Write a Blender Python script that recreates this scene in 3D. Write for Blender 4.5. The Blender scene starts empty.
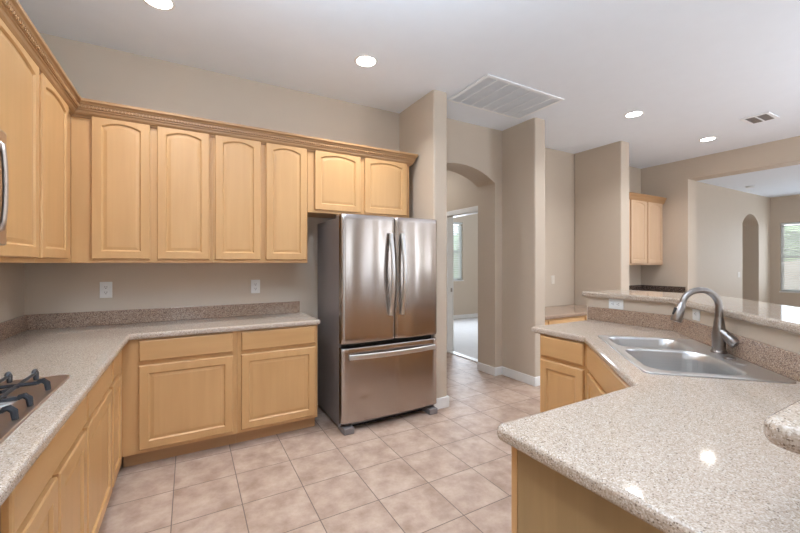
import bpy, bmesh, math, random
from mathutils import Vector, Matrix
from mathutils.geometry import tessellate_polygon
R = random.Random(7)
D = bpy.data
SC = bpy.context.scene
COL = SC.collection
PI = math.pi

# ------------------------------------------------------------------ camera
cam_d = D.cameras.new('camera'); cam = D.objects.new('camera', cam_d); COL.objects.link(cam)
cam.location = (0, 0, 1.338)
cam.rotation_euler = (PI/2, 0, -math.radians(29.45))
cam_d.sensor_width = 36; cam_d.lens = 373.5/800*36
cam_d.shift_y = -3.6/800
cam_d.clip_start = 0.02
SC.camera = cam

# ------------------------------------------------------------------ world, sun, exposure
SC.view_settings.view_transform = 'Standard'
SC.view_settings.look = 'None'
SC.view_settings.gamma = 1
SC.view_settings.use_curve_mapping = False
SC.view_settings.exposure = 0.22
W = D.worlds.new('world'); SC.world = W; W.use_nodes = True
bg = W.node_tree.nodes['Background']
bg.inputs[0].default_value = (0.86, 0.94, 1.0, 1); bg.inputs[1].default_value = 4.0
sun_d = D.lights.new('sun', 'SUN'); sun = D.objects.new('sun', sun_d); COL.objects.link(sun)
sun_d.energy = 8; sun_d.angle = 0.01
sun.rotation_euler = (math.radians(24), math.radians(-26), 0); sun.location = (0, -6, 8)

def area(name, loc, rot, sx, sy, power, color=(1, 1, 1), shape='RECTANGLE', spread=PI):
    l = D.lights.new(name, 'AREA'); l.shape = shape; l.size = sx
    if shape in ('RECTANGLE', 'ELLIPSE'): l.size_y = sy
    l.energy = power; l.color = color; l.spread = spread
    o = D.objects.new(name, l); COL.objects.link(o); o.location = loc; o.rotation_euler = rot
    return o
# added windows behind the camera: daylight fill, some narrow for refrigerator streaks
DAY = (0.74, 0.86, 1.0)
SOUTH = [(-0.35, 0.25, 0.75, 2.25, 3), (1.75, 2.25, 0.75, 2.25, 3), (3.84, 4.06, 0.3, 2.3, 9), (5.3, 5.75, 0.3, 2.3, 12), (8.0, 10.6, 0.6, 2.3, 45)]
for xa, xb, za, zb, pw in SOUTH:
    area('window_daylight', ((xa+xb)/2, -2.99, (za+zb)/2), (PI/2, 0, 0), xb-xa, zb-za, pw, DAY if xa < 7 else (0.95, 0.97, 1.0))
area('window_daylight', (12.2, 1.95, 1.47), (0, PI/2, 0), 1.6, 2.6, 30, DAY)
area('window_daylight', (-0.96, -1.9, 1.5), (0, -PI/2, 0), 1.4, 1.4, 10, DAY)  # this side window is added too, to light the west-facing surfaces
area('window_daylight', (5.0, 6.95, 1.62), (-PI/2, 0, 0), 1.3, 1.35, 90, DAY)
# added upward fill that brightens the ceiling, with no fixture
area('uplight_lamp', (0.3, 0.7, 2.15), (PI, 0, 0), 0.5, 0.5, 62, (0.66, 0.83, 1.0), 'DISK')
area('uplight_lamp', (4.8, -1.3, 1.2), (PI, 0, 0), 0.6, 0.6, 90, (0.82, 0.90, 1.0), 'DISK')
# unseen ceiling lamps; those before the arch and in the hall are added fill
WARM = (0.95, 0.97, 1.0)
CAN_W = 11
for x, y, p in ((-0.163, 1.3, 8), (1.207, 1.3, 5), (-0.163, -0.1, 5), (1.207, -0.1, 2), (4.116, 0.85, 11), (5.769, 0.85, 9), (2.8, 2.2, 4), (5.8, -0.8, 8), (2.7, 4.6, 8)):
    area('ceiling_lamp', (x, y, 2.90), (0, 0, 0), 0.12, 0.12, p, WARM, 'DISK', math.radians(168 if p == 8 else 130))

# ------------------------------------------------------------------ materials
def new_mat(name):
    m = D.materials.new(name); m.use_nodes = True
    nt = m.node_tree; b = nt.nodes['Principled BSDF']
    return m, nt, b
def nd(nt, t, **kw):
    n = nt.nodes.new(t)
    for k, v in kw.items(): setattr(n, k, v)
    return n
def ramp(nt, stops, interp='LINEAR'):
    r = nd(nt, 'ShaderNodeValToRGB'); cr = r.color_ramp; cr.interpolation = interp
    while len(cr.elements) < len(stops): cr.elements.new(0.5)
    for e, (p, c) in zip(cr.elements, stops):
        e.position = p; e.color = (*c, 1) if len(c) == 3 else c
    return r
def lin(r, g, b):
    f = lambda v: (v/255/12.92) if v/255 <= 0.04045 else ((v/255+0.055)/1.055)**2.4
    return (f(r), f(g), f(b))
def coords(nt, scale=(1, 1, 1), loc=(0, 0, 0), out='Object'):
    tc = nd(nt, 'ShaderNodeTexCoord'); mp = nd(nt, 'ShaderNodeMapping')
    mp.inputs['Scale'].default_value = scale; mp.inputs['Location'].default_value = loc
    nt.links.new(tc.outputs[out], mp.inputs['Vector'])
    return mp.outputs['Vector']
def bump(nt, b, h, strength, dist):
    bp = nd(nt, 'ShaderNodeBump'); bp.inputs['Strength'].default_value = strength; bp.inputs['Distance'].default_value = dist
    nt.links.new(h, bp.inputs['Height']); nt.links.new(bp.outputs[0], b.inputs['Normal'])

def plain(name, col, rough=0.5, metal=0.0, spec=None, bumpy=None, vary=0.95):
    m, nt, b = new_mat(name)
    n = nd(nt, 'ShaderNodeTexNoise'); n.inputs['Scale'].default_value = 8
    nt.links.new(coords(nt), n.inputs['Vector'])
    c2 = tuple(v*vary for v in col)
    r = ramp(nt, [(0.3, c2), (0.7, col)])
    nt.links.new(n.outputs['Fac'], r.inputs[0]); nt.links.new(r.outputs[0], b.inputs['Base Color'])
    b.inputs['Roughness'].default_value = rough; b.inputs['Metallic'].default_value = metal
    if spec is not None: b.inputs['Specular IOR Level'].default_value = spec
    if bumpy:
        n2 = nd(nt, 'ShaderNodeTexNoise'); n2.inputs['Scale'].default_value = bumpy[0]; n2.inputs['Detail'].default_value = 3
        nt.links.new(coords(nt), n2.inputs['Vector']); bump(nt, b, n2.outputs['Fac'], bumpy[1], bumpy[2])
    return m
def wood(name, axis, light, dark, rough=0.38):
    m, nt, b = new_mat(name)
    sc = [22, 22, 22]; sc[axis] = 1.3
    oi = nd(nt, 'ShaderNodeObjectInfo'); tc = nd(nt, 'ShaderNodeTexCoord')
    mu = nd(nt, 'ShaderNodeMath', operation='MULTIPLY'); mu.inputs[1].default_value = 37.0
    nt.links.new(oi.outputs['Random'], mu.inputs[0])
    ad = nd(nt, 'ShaderNodeVectorMath', operation='ADD')
    nt.links.new(tc.outputs['Object'], ad.inputs[0]); nt.links.new(mu.outputs[0], ad.inputs[1])
    mp = nd(nt, 'ShaderNodeMapping'); mp.inputs['Scale'].default_value = sc
    nt.links.new(ad.outputs[0], mp.inputs['Vector'])
    n = nd(nt, 'ShaderNodeTexNoise'); n.inputs['Scale'].default_value = 1.0; n.inputs['Detail'].default_value = 5; n.inputs['Distortion'].default_value = 0.6
    nt.links.new(mp.outputs[0], n.inputs['Vector'])
    n2 = nd(nt, 'ShaderNodeTexNoise'); n2.inputs['Scale'].default_value = 5; n2.inputs['Detail'].default_value = 2
    sc2 = [1, 1, 1]; sc2[axis] = 0.35
    mp2 = nd(nt, 'ShaderNodeMapping'); mp2.inputs['Scale'].default_value = sc2
    nt.links.new(ad.outputs[0], mp2.inputs['Vector']); nt.links.new(mp2.outputs[0], n2.inputs['Vector'])
    mx = nd(nt, 'ShaderNodeMath', operation='ADD'); m2 = nd(nt, 'ShaderNodeMath', operation='MULTIPLY'); m2.inputs[1].default_value = 0.5
    s2 = nd(nt, 'ShaderNodeMath', operation='MULTIPLY'); s2.inputs[1].default_value = 0.5
    nt.links.new(n2.outputs['Fac'], m2.inputs[0]); nt.links.new(n.outputs['Fac'], s2.inputs[0])
    nt.links.new(s2.outputs[0], mx.inputs[0]); nt.links.new(m2.outputs[0], mx.inputs[1])
    r = ramp(nt, [(0.3, dark), (0.7, light)])
    nt.links.new(mx.outputs[0], r.inputs[0]); nt.links.new(r.outputs[0], b.inputs['Base Color'])
    b.inputs['Roughness'].default_value = rough
    bump(nt, b, n.outputs['Fac'], 0.06, 0.002)
    return m
def granite(name, stops, scale=230, rough=0.16):
    m, nt, b = new_mat(name)
    v = nd(nt, 'ShaderNodeTexVoronoi'); v.inputs['Scale'].default_value = scale
    nz = nd(nt, 'ShaderNodeTexNoise'); nz.inputs['Scale'].default_value = 300
    co = coords(nt)
    nt.links.new(co, nz.inputs['Vector'])
    mixv = nd(nt, 'ShaderNodeVectorMath', operation='MULTIPLY_ADD')
    nt.links.new(nz.outputs['Color'], mixv.inputs[0]); mixv.inputs[1].default_value = (0.004,)*3; nt.links.new(co, mixv.inputs[2])
    nt.links.new(mixv.outputs[0], v.inputs['Vector'])
    sp = nd(nt, 'ShaderNodeSeparateColor'); nt.links.new(v.outputs['Color'], sp.inputs[0])
    r = ramp(nt, stops, 'CONSTANT')
    nt.links.new(sp.outputs[0], r.inputs[0]); nt.links.new(r.outputs[0], b.inputs['Base Color'])
    b.inputs['Roughness'].default_value = rough
    return m
def steel(name, col, rough, aniso=0.0, wave=None):
    m, nt, b = new_mat(name)
    n = nd(nt, 'ShaderNodeTexNoise'); n.inputs['Scale'].default_value = 1; n.inputs['Detail'].default_value = 3
    nt.links.new(coords(nt, (3, 3, 500)), n.inputs['Vector'])
    r = ramp(nt, [(0.3, tuple(v*0.92 for v in col)), (0.7, col)])
    nt.links.new(n.outputs['Fac'], r.inputs[0]); nt.links.new(r.outputs[0], b.inputs['Base Color'])
    b.inputs['Metallic'].default_value = 1; b.inputs['Roughness'].default_value = rough
    if aniso:
        b.inputs['Anisotropic'].default_value = aniso; b.inputs['Anisotropic Rotation'].default_value = 0.25
        t = nd(nt, 'ShaderNodeTangent', direction_type='RADIAL', axis='Z'); nt.links.new(t.outputs[0], b.inputs['Tangent'])
    if wave:
        w = nd(nt, 'ShaderNodeTexNoise'); w.inputs['Scale'].default_value = 1; w.inputs['Detail'].default_value = 1
        nt.links.new(coords(nt, (wave[0], wave[0], wave[1])), w.inputs['Vector']); bump(nt, b, w.outputs['Fac'], 1.0, wave[2])
    return m
def emis(name, col, s):
    m, nt, b = new_mat(name)
    b.inputs['Base Color'].default_value = (*col, 1); b.inputs['Emission Color'].default_value = (*col, 1); b.inputs['Emission Strength'].default_value = s
    return m
def glass_mat():
    m, nt, b = new_mat('window_glass')
    nt.nodes.remove(b)
    out = nt.nodes['Material Output']
    t = nd(nt, 'ShaderNodeBsdfTransparent'); g = nd(nt, 'ShaderNodeBsdfGlossy'); g.inputs['Roughness'].default_value = 0.02
    f = nd(nt, 'ShaderNodeFresnel'); f.inputs[0].default_value = 1.45
    mx = nd(nt, 'ShaderNodeMixShader')
    nt.links.new(f.outputs[0], mx.inputs[0]); nt.links.new(t.outputs[0], mx.inputs[1]); nt.links.new(g.outputs[0], mx.inputs[2])
    nt.links.new(mx.outputs[0], out.inputs[0])
    return m
def tile_mat():
    m, nt, b = new_mat('floor_tile')
    co = coords(nt, (1, 1, 1), (0.0794+10*0.3369, -2.2314+20*0.3369, 0))
    br = nd(nt, 'ShaderNodeTexBrick', offset=0.0, squash=1.0)
    br.inputs['Scale'].default_value = 1; br.inputs['Brick Width'].default_value = 0.3369; br.inputs['Row Height'].default_value = 0.3369
    br.inputs['Mortar Size'].default_value = 0.0028; br.inputs['Mortar Smooth'].default_value = 0.1; br.inputs['Bias'].default_value = 0
    br.inputs['Color1'].default_value = (0, 0, 0, 1); br.inputs['Color2'].default_value = (1, 1, 1, 1)
    nt.links.new(co, br.inputs['Vector'])
    off = nd(nt, 'ShaderNodeVectorMath', operation='MULTIPLY_ADD'); off.inputs[1].default_value = (9, 7, 5)
    nt.links.new(br.outputs['Color'], off.inputs[0]); nt.links.new(co, off.inputs[2])
    n1 = nd(nt, 'ShaderNodeTexNoise'); n1.inputs['Scale'].default_value = 7; n1.inputs['Detail'].default_value = 6; n1.inputs['Roughness'].default_value = 0.65
    nt.links.new(off.outputs[0], n1.inputs['Vector'])
    r = ramp(nt, [(0.30, TILE[0]), (0.5, TILE[1]), (0.72, TILE[2])])
    nt.links.new(n1.outputs['Fac'], r.inputs[0])
    mx = nd(nt, 'ShaderNodeMix', data_type='RGBA'); mx.inputs['B'].default_value = (*GROUT, 1)
    nt.links.new(br.outputs['Fac'], mx.inputs['Factor']); nt.links.new(r.outputs[0], mx.inputs['A'])
    nt.links.new(mx.outputs['Result'], b.inputs['Base Color'])
    b.inputs['Roughness'].default_value = 0.45; b.inputs['Specular IOR Level'].default_value = 0.35
    inv = nd(nt, 'ShaderNodeMath', operation='SUBTRACT'); inv.inputs[0].default_value = 1
    nt.links.new(br.outputs['Fac'], inv.inputs[1])
    ad = nd(nt, 'ShaderNodeMath', operation='MULTIPLY_ADD'); ad.inputs[1].default_value = 0.12
    nt.links.new(n1.outputs['Fac'], ad.inputs[0]); nt.links.new(inv.outputs[0], ad.inputs[2])
    bump(nt, b, ad.outputs[0], 0.35, 0.003)
    return m
TILE = [(0.315, 0.212, 0.155), (0.44, 0.322, 0.252), (0.56, 0.44, 0.36)]
GROUT = (0.17, 0.125, 0.10)
M = {}
M['wall'] = plain('greige_paint', (0.56, 0.468, 0.372), 0.6, bumpy=(90, 0.12, 0.002), vary=0.985)
M['ceiling'] = plain('white_ceiling_paint', (0.815, 0.86, 0.92), 0.8, bumpy=(120, 0.1, 0.002), vary=0.985)
M['trim'] = plain('white_trim_paint', (0.82, 0.81, 0.79), 0.4)
M['tile'] = tile_mat()
M['carpet'] = plain('light_grey_carpet', (0.55, 0.52, 0.50), 0.95, bumpy=(400, 0.5, 0.004))
LW, DW = (0.63, 0.372, 0.165), (0.55, 0.313, 0.128)
M['wood'] = wood('maple_upright_grain', 2, LW, DW)
M['wood_h'] = wood('maple_lying_grain', 0, LW, DW)
M['wood_pale'] = wood('pale_maple', 2, (0.62, 0.43, 0.28), (0.56, 0.37, 0.23))  # same maple, with the cooler light painted into a paler colour
M['wood_crown'] = wood('maple_molding', 0, (0.44, 0.25, 0.115), (0.36, 0.195, 0.085))
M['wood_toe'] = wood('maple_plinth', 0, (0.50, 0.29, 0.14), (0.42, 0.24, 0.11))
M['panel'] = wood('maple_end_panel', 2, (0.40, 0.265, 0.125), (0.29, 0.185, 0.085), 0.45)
GR = [(0, (0.20, 0.15, 0.115)), (0.05, (0.36, 0.28, 0.215)), (0.25, (0.46, 0.372, 0.30)), (0.60, (0.52, 0.432, 0.355)), (0.88, (0.62, 0.545, 0.475))]
M['granite'] = granite('speckled_beige_counter', GR, 380, 0.07)
GRB = [(0, (0.12, 0.08, 0.058)), (0.14, (0.25, 0.165, 0.115)), (0.40, (0.37, 0.25, 0.18)), (0.72, (0.44, 0.31, 0.225)), (0.92, (0.60, 0.47, 0.37))]
M['granite_b'] = granite('speckled_brown_backsplash', GRB, 330)
M['granite_d'] = granite('dark_speckled_counter', [(0, (0.03, 0.02, 0.015)), (0.4, (0.09, 0.06, 0.045)), (0.7, (0.2, 0.13, 0.1)), (0.92, (0.4, 0.3, 0.25))])
M['fridge'] = steel('brushed_stainless', (0.48, 0.425, 0.39), 0.22, 0.6, (3.4, 0.7, 0.022))
M['handle'] = steel('satin_stainless', (0.74, 0.73, 0.72), 0.38)
M['sink'] = steel('sink_stainless', (0.72, 0.72, 0.72), 0.32)
M['cooktop'] = steel('bronze_stainless', (0.62, 0.52, 0.45), 0.36)
M['nickel'] = steel('dark_brushed_nickel', (0.33, 0.30, 0.285), 0.28)
M['fridge_side'] = plain('grey_enamel', (0.25, 0.23, 0.235), 0.4, 0.3)
M['black'] = plain('black_plastic', (0.012, 0.012, 0.013), 0.45)
M['dark'] = plain('dark_recess', (0.02, 0.018, 0.016), 0.7)
M['iron'] = plain('black_cast_iron', (0.02, 0.024, 0.032), 0.32)
M['burner'] = plain('burner_aluminium', (0.55, 0.56, 0.58), 0.35, 0.8)
M['plate'] = plain('white_plastic', (0.78, 0.79, 0.78), 0.35)
M['plate_b'] = plain('almond_plastic', (0.72, 0.66, 0.58), 0.4)
M['slot'] = plain('outlet_slot', (0.05, 0.05, 0.05), 0.6)
M['grille'] = plain('white_enamel_grille', (0.88, 0.90, 0.92), 0.4)
def blind_mat():
    m, nt, b = new_mat('white_blind')
    b.inputs['Base Color'].default_value = (0.86, 0.87, 0.87, 1)
    t = nd(nt, 'ShaderNodeBsdfTranslucent'); t.inputs[0].default_value = (0.86, 0.89, 0.9, 1)
    mx = nd(nt, 'ShaderNodeMixShader'); mx.inputs[0].default_value = 0.5
    nt.links.new(b.outputs[0], mx.inputs[1]); nt.links.new(t.outputs[0], mx.inputs[2])
    nt.links.new(mx.outputs[0], nt.nodes['Material Output'].inputs[0])
    return m
M['blind'] = blind_mat()
M['lamp'] = emis('lamp_lens', (1.0, 0.97, 0.9), 22)
M['glass'] = glass_mat()
M['screen'] = plain('black_oven_glass', (0.015, 0.018, 0.022), 0.08)
M['hedge'] = plain('hedge_leaves', (0.40, 0.55, 0.32), 0.8, bumpy=(9, 1, 0.2))
M['block'] = plain('tan_block', (0.55, 0.47, 0.41), 0.9, bumpy=(6, 0.6, 0.05))
M['gravel'] = plain('tan_gravel', (0.5, 0.42, 0.34), 0.95, bumpy=(60, 0.8, 0.02))

# ------------------------------------------------------------------ mesh helpers
def link(name, bm, mat, parent=None, loc=(0, 0, 0), rot=(0, 0, 0), smooth=True, ang=38):
    bmesh.ops.recalc_face_normals(bm, faces=bm.faces)
    if smooth:
        a = math.radians(ang)
        for f in bm.faces: f.smooth = f.calc_area() < 1.2e-3
        for e in bm.edges:
            e.smooth = len(e.link_faces) == 2 and e.calc_face_angle(0) < a
    me = D.meshes.new(name); bm.to_mesh(me); bm.free()
    for m in (mat if isinstance(mat, (list, tuple)) else [mat]): me.materials.append(m)
    o = D.objects.new(name, me); COL.objects.link(o)
    o.location = loc; o.rotation_euler = rot
    if parent: o.parent = parent
    return o
def tag(o, label=None, cat=None, group=None, kind=None):
    if label: o['label'] = label
    if cat: o['category'] = cat
    if group: o['group'] = group
    if kind: o['kind'] = kind
    return o
def thing(name, label, cat, loc=(0, 0, 0), rz=0, group=None):
    o = D.objects.new(name, None); COL.objects.link(o); o.empty_display_size = 0.1
    o.location = loc; o.rotation_euler = (0, 0, rz)
    return tag(o, label, cat, group)
def structure(o, label, cat='wall'):
    return tag(o, label, cat, None, 'structure')
def B(): return bmesh.new()
def box(bm, x0, x1, y0, y1, z0, z1, bev=0, seg=2, mi=0):
    v = [bm.verts.new(p) for p in ((x0, y0, z0), (x1, y0, z0), (x1, y1, z0), (x0, y1, z0), (x0, y0, z1), (x1, y0, z1), (x1, y1, z1), (x0, y1, z1))]
    fs = [bm.faces.new([v[i] for i in q]) for q in ((0, 3, 2, 1), (4, 5, 6, 7), (0, 1, 5, 4), (1, 2, 6, 5), (2, 3, 7, 6), (3, 0, 4, 7))]
    for f in fs: f.material_index = mi
    if bev:
        es = list({e for f in fs for e in f.edges})
        bmesh.ops.bevel(bm, geom=es, offset=bev, segments=seg, profile=0.5, affect='EDGES')
    return v
def slab(bm, outer, holes, z0, z1, bev=0, seg=4, mat=None, bevel_vert=0, top_only=False):
    """flat polygon with holes, thick from z0 to z1; mat maps it to the world"""
    loops = [outer] + list(holes)
    flat = [p for l in loops for p in l]
    tris = tessellate_polygon([[Vector((p[0], p[1], 0)) for p in l] for l in loops])
    T = [bm.verts.new((p[0], p[1], z1)) for p in flat]
    Bt = [bm.verts.new((p[0], p[1], z0)) for p in flat]
    for t in tris:
        try:
            bm.faces.new([T[i] for i in t]); bm.faces.new([Bt[i] for i in reversed(t)])
        except ValueError: pass
    k = 0; out_e = []; vert_e = []
    for li, l in enumerate(loops):
        n = len(l)
        for i in range(n):
            a, b = k+i, k+(i+1) % n
            bm.faces.new((T[a], T[b], Bt[b], Bt[a]))
            if li == 0:
                out_e.append(bm.edges.get((T[a], T[b])))
                if not top_only: out_e.append(bm.edges.get((Bt[a], Bt[b])))
                vert_e.append(bm.edges.get((T[a], Bt[a])))
        k += n
    bmesh.ops.recalc_face_normals(bm, faces=bm.faces)
    if bev: bmesh.ops.bevel(bm, geom=[e for e in out_e if e], offset=bev, segments=seg, profile=0.5, affect='EDGES')
    if bevel_vert: bmesh.ops.bevel(bm, geom=[e for e in vert_e if e], offset=bevel_vert, segments=4, profile=0.5, affect='EDGES')
    if mat: bmesh.ops.transform(bm, matrix=mat, verts=bm.verts)
def rounded(poly, radii, n=6):
    """round the corners of a polygon; radii maps corner index to radius"""
    out = []; N = len(poly)
    for i, p in enumerate(poly):
        r = radii.get(i, 0) if isinstance(radii, dict) else radii
        p = Vector(p)
        if r <= 0: out.append(tuple(p)); continue
        a = (Vector(poly[i-1])-p).normalized(); b = (Vector(poly[(i+1) % N])-p).normalized()
        th = a.angle(b); d = r/math.tan(th/2)
        s, e = p+a*d, p+b*d
        c = p+(a+b).normalized()*(r/math.sin(th/2))
        a0 = math.atan2(s.y-c.y, s.x-c.x); a1 = math.atan2(e.y-c.y, e.x-c.x)
        da = (a1-a0+PI) % (2*PI)-PI
        for k in range(n+1):
            t = a0+da*k/n; out.append((c.x+r*math.cos(t), c.y+r*math.sin(t)))
    return out
def rrect(x0, x1, y0, y1, r, n=6):
    return rounded([(x0, y0), (x1, y0), (x1, y1), (x0, y1)], r, n)
def loft(bm, loops, cap0=False, cap1=True, closed=True, mi=0):
    V = [[bm.verts.new(p) for p in l] for l in loops]
    for a, b in zip(V, V[1:]):
        n = len(a)
        for i in range(n if closed else n-1):
            f = bm.faces.new((a[i], a[(i+1) % n], b[(i+1) % n], b[i])); f.material_index = mi
    if cap0: bm.faces.new(list(reversed(V[0]))).material_index = mi
    if cap1: bm.faces.new(V[-1]).material_index = mi
    return V
def tube(bm, pts, rad, n=12, caps=True, flat=None):
    """a round (or flat, rx x ry) bar along points"""
    P = [Vector(p) for p in pts]; loops = []
    up = None
    for i, p in enumerate(P):
        t = (P[min(i+1, len(P)-1)]-P[max(i-1, 0)]).normalized()
        if up is None:
            up = Vector((0, 0, 1)) if abs(t.z) < 0.9 else Vector((0, 1, 0))
        s = t.cross(up).normalized(); u = s.cross(t).normalized(); up = u
        r = rad[i] if isinstance(rad, (list, tuple)) else rad
        rx, ry = (flat if flat else (r, r))
        loops.append([p+s*math.cos(2*PI*k/n)*rx+u*math.sin(2*PI*k/n)*ry for k in range(n)])
    loft(bm, loops, caps, caps)
def lathe(bm, prof, c=(0, 0, 0), n=24, cap=True):
    loops = [[(c[0]+r*math.cos(2*PI*k/n), c[1]+r*math.sin(2*PI*k/n), c[2]+z) for k in range(n)] for r, z in prof]
    loft(bm, loops, cap, cap)

def notched(u0, u1, z0, z1, holes):
    outer = [(u0, z0)]; rest = []
    for h in sorted(holes, key=lambda h: h[0][0]):
        if h[0][1] <= z0+0.002:
            outer += [(h[0][0], z0)] + [p for p in reversed(h[2:])] + [(h[1][0], z0)]
        else: rest.append(h)
    return outer + [(u1, z0), (u1, z1), (u0, z1)], rest
def wall_y(name, x0, x1, y0, y1, z0, z1, label, holes=(), bev=0, mat=None):
    """wall lying along x, thick from y0 to y1; holes in (x, z)"""
    bm = B()
    m = Matrix(((1, 0, 0, 0), (0, 0, -1, 0), (0, 1, 0, 0), (0, 0, 0, 1)))   # (u, v, w) -> (u, -w, v)
    o, holes = notched(x0, x1, z0, z1, holes)
    slab(bm, o, holes, -y1, -y0, mat=m)
    if bev:
        es = [e for e in bm.edges if abs(e.verts[0].co.z-e.verts[1].co.z) > (z1-z0)*0.9 and len(e.link_faces) == 2 and e.calc_face_angle(0) > 1]
        bmesh.ops.bevel(bm, geom=es, offset=bev, segments=4, profile=0.5, affect='EDGES')
    return structure(link(name, bm, mat or M['wall']), label)
def wall_x(name, x0, x1, y0, y1, z0, z1, label, holes=(), bev=0, mat=None):
    bm = B()
    m = Matrix(((0, 0, 1, 0), (1, 0, 0, 0), (0, 1, 0, 0), (0, 0, 0, 1)))    # (u, v, w) -> (w, u, v)
    o, holes = notched(y0, y1, z0, z1, holes)
    slab(bm, o, holes, x0, x1, mat=m)
    if bev:
        es = [e for e in bm.edges if abs(e.verts[0].co.z-e.verts[1].co.z) > (z1-z0)*0.9 and len(e.link_faces) == 2 and e.calc_face_angle(0) > 1]
        bmesh.ops.bevel(bm, geom=es, offset=bev, segments=4, profile=0.5, affect='EDGES')
    return structure(link(name, bm, mat or M['wall']), label)
def arch_hole(u0, u1, zs, zt, n=20, z0=0.0):
    """opening with a segmental arch: springs at zs, crown at zt"""
    w = (u1-u0)/2; h = zt-zs; r = (w*w+h*h)/(2*h); cx = (u0+u1)/2; cz = zt-r
    a = math.asin(min(1, w/r)); 
    if h > w: a = PI-a
    pts = [(u0, z0), (u1, z0)]
    for k in range(n+1):
        t = a-2*a*k/n; pts.append((cx+r*math.sin(t), cz+r*math.cos(t)))
    return pts
def rect(u0, u1, v0, v1): return [(u0, v0), (u1, v0), (u1, v1), (u0, v1)]

# ------------------------------------------------------------------ the setting
ZC = 2.92
YN = 3.48
WX, YB = -0.97, 3.45           # left wall face, back wall face
bm = B(); box(bm, -1.07, 12.45, -3.1, 7.2, -0.08, 0); structure(link('floor', bm, M['tile']), 'pinkish beige square tile floor', 'floor')
bm = B(); box(bm, -1.07, 12.45, -3.1, 7.2, ZC, ZC+0.1); structure(link('ceiling', bm, M['ceiling']), 'flat white ceiling', 'ceiling')
wall_x('wall_west', -1.07, WX, -3.0, 3.6, 0, ZC, 'greige wall behind the cooktop run of cabinets', [rect(-2.6, -1.2, 0.8, 2.2)])
wall_y('wall_north', WX, 1.94, YB, 3.6, 0, ZC, 'greige wall behind the long row of upper cabinets')
wall_x('wall_fridge_side', 1.94, 2.094, 2.81, 3.6, 0, ZC, 'greige wall end to the right of the refrigerator', bev=0.018)
wall_y('wall_hall_arch', 2.094, 3.27, 3.3, 3.6, 0, ZC, 'greige wall with an arched opening into the hall', [arch_hole(2.10, 3.155, 2.285, 2.445, z0=0.0)])
wall_x('wall_hall_side', 3.27, 3.44, 2.81, 3.6, 0, ZC, 'greige wall end between the arch and the desk nook', bev=0.018)
wall_y('wall_nook', 3.44, 6.62, YN, 3.6, 0, ZC, 'greige back wall of the desk nook')
wall_x('wall_nook_side', 4.87, 5.06, 2.80, YN, 0, ZC, 'greige wall end to the right of the desk nook', bev=0.018)
wall_x('wall_east', 6.62, 6.89, -3.0, 3.6, 0, ZC, 'greige wall with a wide opening into the living room', [rect(-1.6, 2.80, 0.0, 2.616)])
wall_y('wall_living_north', 6.89, 12.3, YN, 4.5, 0, ZC, 'greige living room wall with a narrow arched niche', [arch_hole(10.69, 11.60, 2.22, 2.45)])
wall_y('wall_niche', 10.5, 11.8, 4.5, 4.6, 0, ZC, 'greige wall at the back of the arched niche')
wall_x('wall_living_east', 12.3, 12.45, -3.0, 3.6, 0, ZC, 'greige far living room wall with a window', [rect(0.6, 3.31, 0.66, 2.29)])
wall_y('wall_south', -1.07, 12.45, -3.1, -3.0, 0, ZC, 'greige wall behind the camera', [rect(a, b, max(c, 0.05), d) for a, b, c, d, p in SOUTH])
wall_x('wall_hall_east', 3.36, 3.46, 3.6, 7.06, 0, ZC, 'greige hall wall with the bedroom doorway', [rect(3.70, 4.53, 0.0, 2.03)])
wall_x('wall_hall_west', 2.094, 2.2, 3.6, 5.6, 0, ZC, 'greige left wall of the hall')
wall_y('wall_hall_north', 2.094, 3.36, 5.6, 5.7, 0, ZC, 'greige end wall of the hall')
wall_y('wall_bedroom_north', 3.36, 6.9, 7.06, 7.2, 0, ZC, 'greige bedroom wall with a window', [rect(4.35, 5.72, 0.93, 2.31)])
wall_x('wall_bedroom_east', 6.8, 6.9, 3.6, 7.06, 0, ZC, 'greige right wall of the bedroom')
bm = B(); box(bm, 3.40, 6.8, 3.6, 7.06, 0, 0.012); structure(link('floor_bedroom', bm, M['carpet']), 'light grey carpet of the bedroom behind the hall', 'floor')
# the half wall that carries the raised bar
hw = [(2.82, 1.90), (2.82, 1.26), (1.75, 0.19), (0.97, 0.19), (0.97, 0.08), (1.7956, 0.08), (2.93, 1.2144), (2.93, 1.90)]
bm = B(); slab(bm, hw, [], 0, 1.065); structure(link('wall_bar', bm, M['wall']), 'low greige half wall under the raised bar top')
# baseboards
def baseboard(name, boxes, label):
    bm = B()
    for b in boxes: box(bm, *b, 0, 0.10, 0.004, 1)
    structure(link(name, bm, M['trim']), label, 'baseboard')
baseboard('baseboard_fridge_side', [(1.93, 2.108, 2.796, 2.81), (2.094, 2.108, 2.81, 3.3)], 'white baseboard round the wall end beside the refrigerator')
baseboard('baseboard_hall', [(3.141, 3.155, 3.286, 3.6), (3.155, 3.256, 3.286, 3.3), (3.256, 3.27, 2.796, 3.3), (3.27, 3.454, 2.796, 2.81)], 'white baseboard round the arch jamb and wall end')
baseboard('baseboard_bedroom', [(3.46, 6.8, 7.045, 7.06)], 'white baseboard under the bedroom window')
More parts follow.
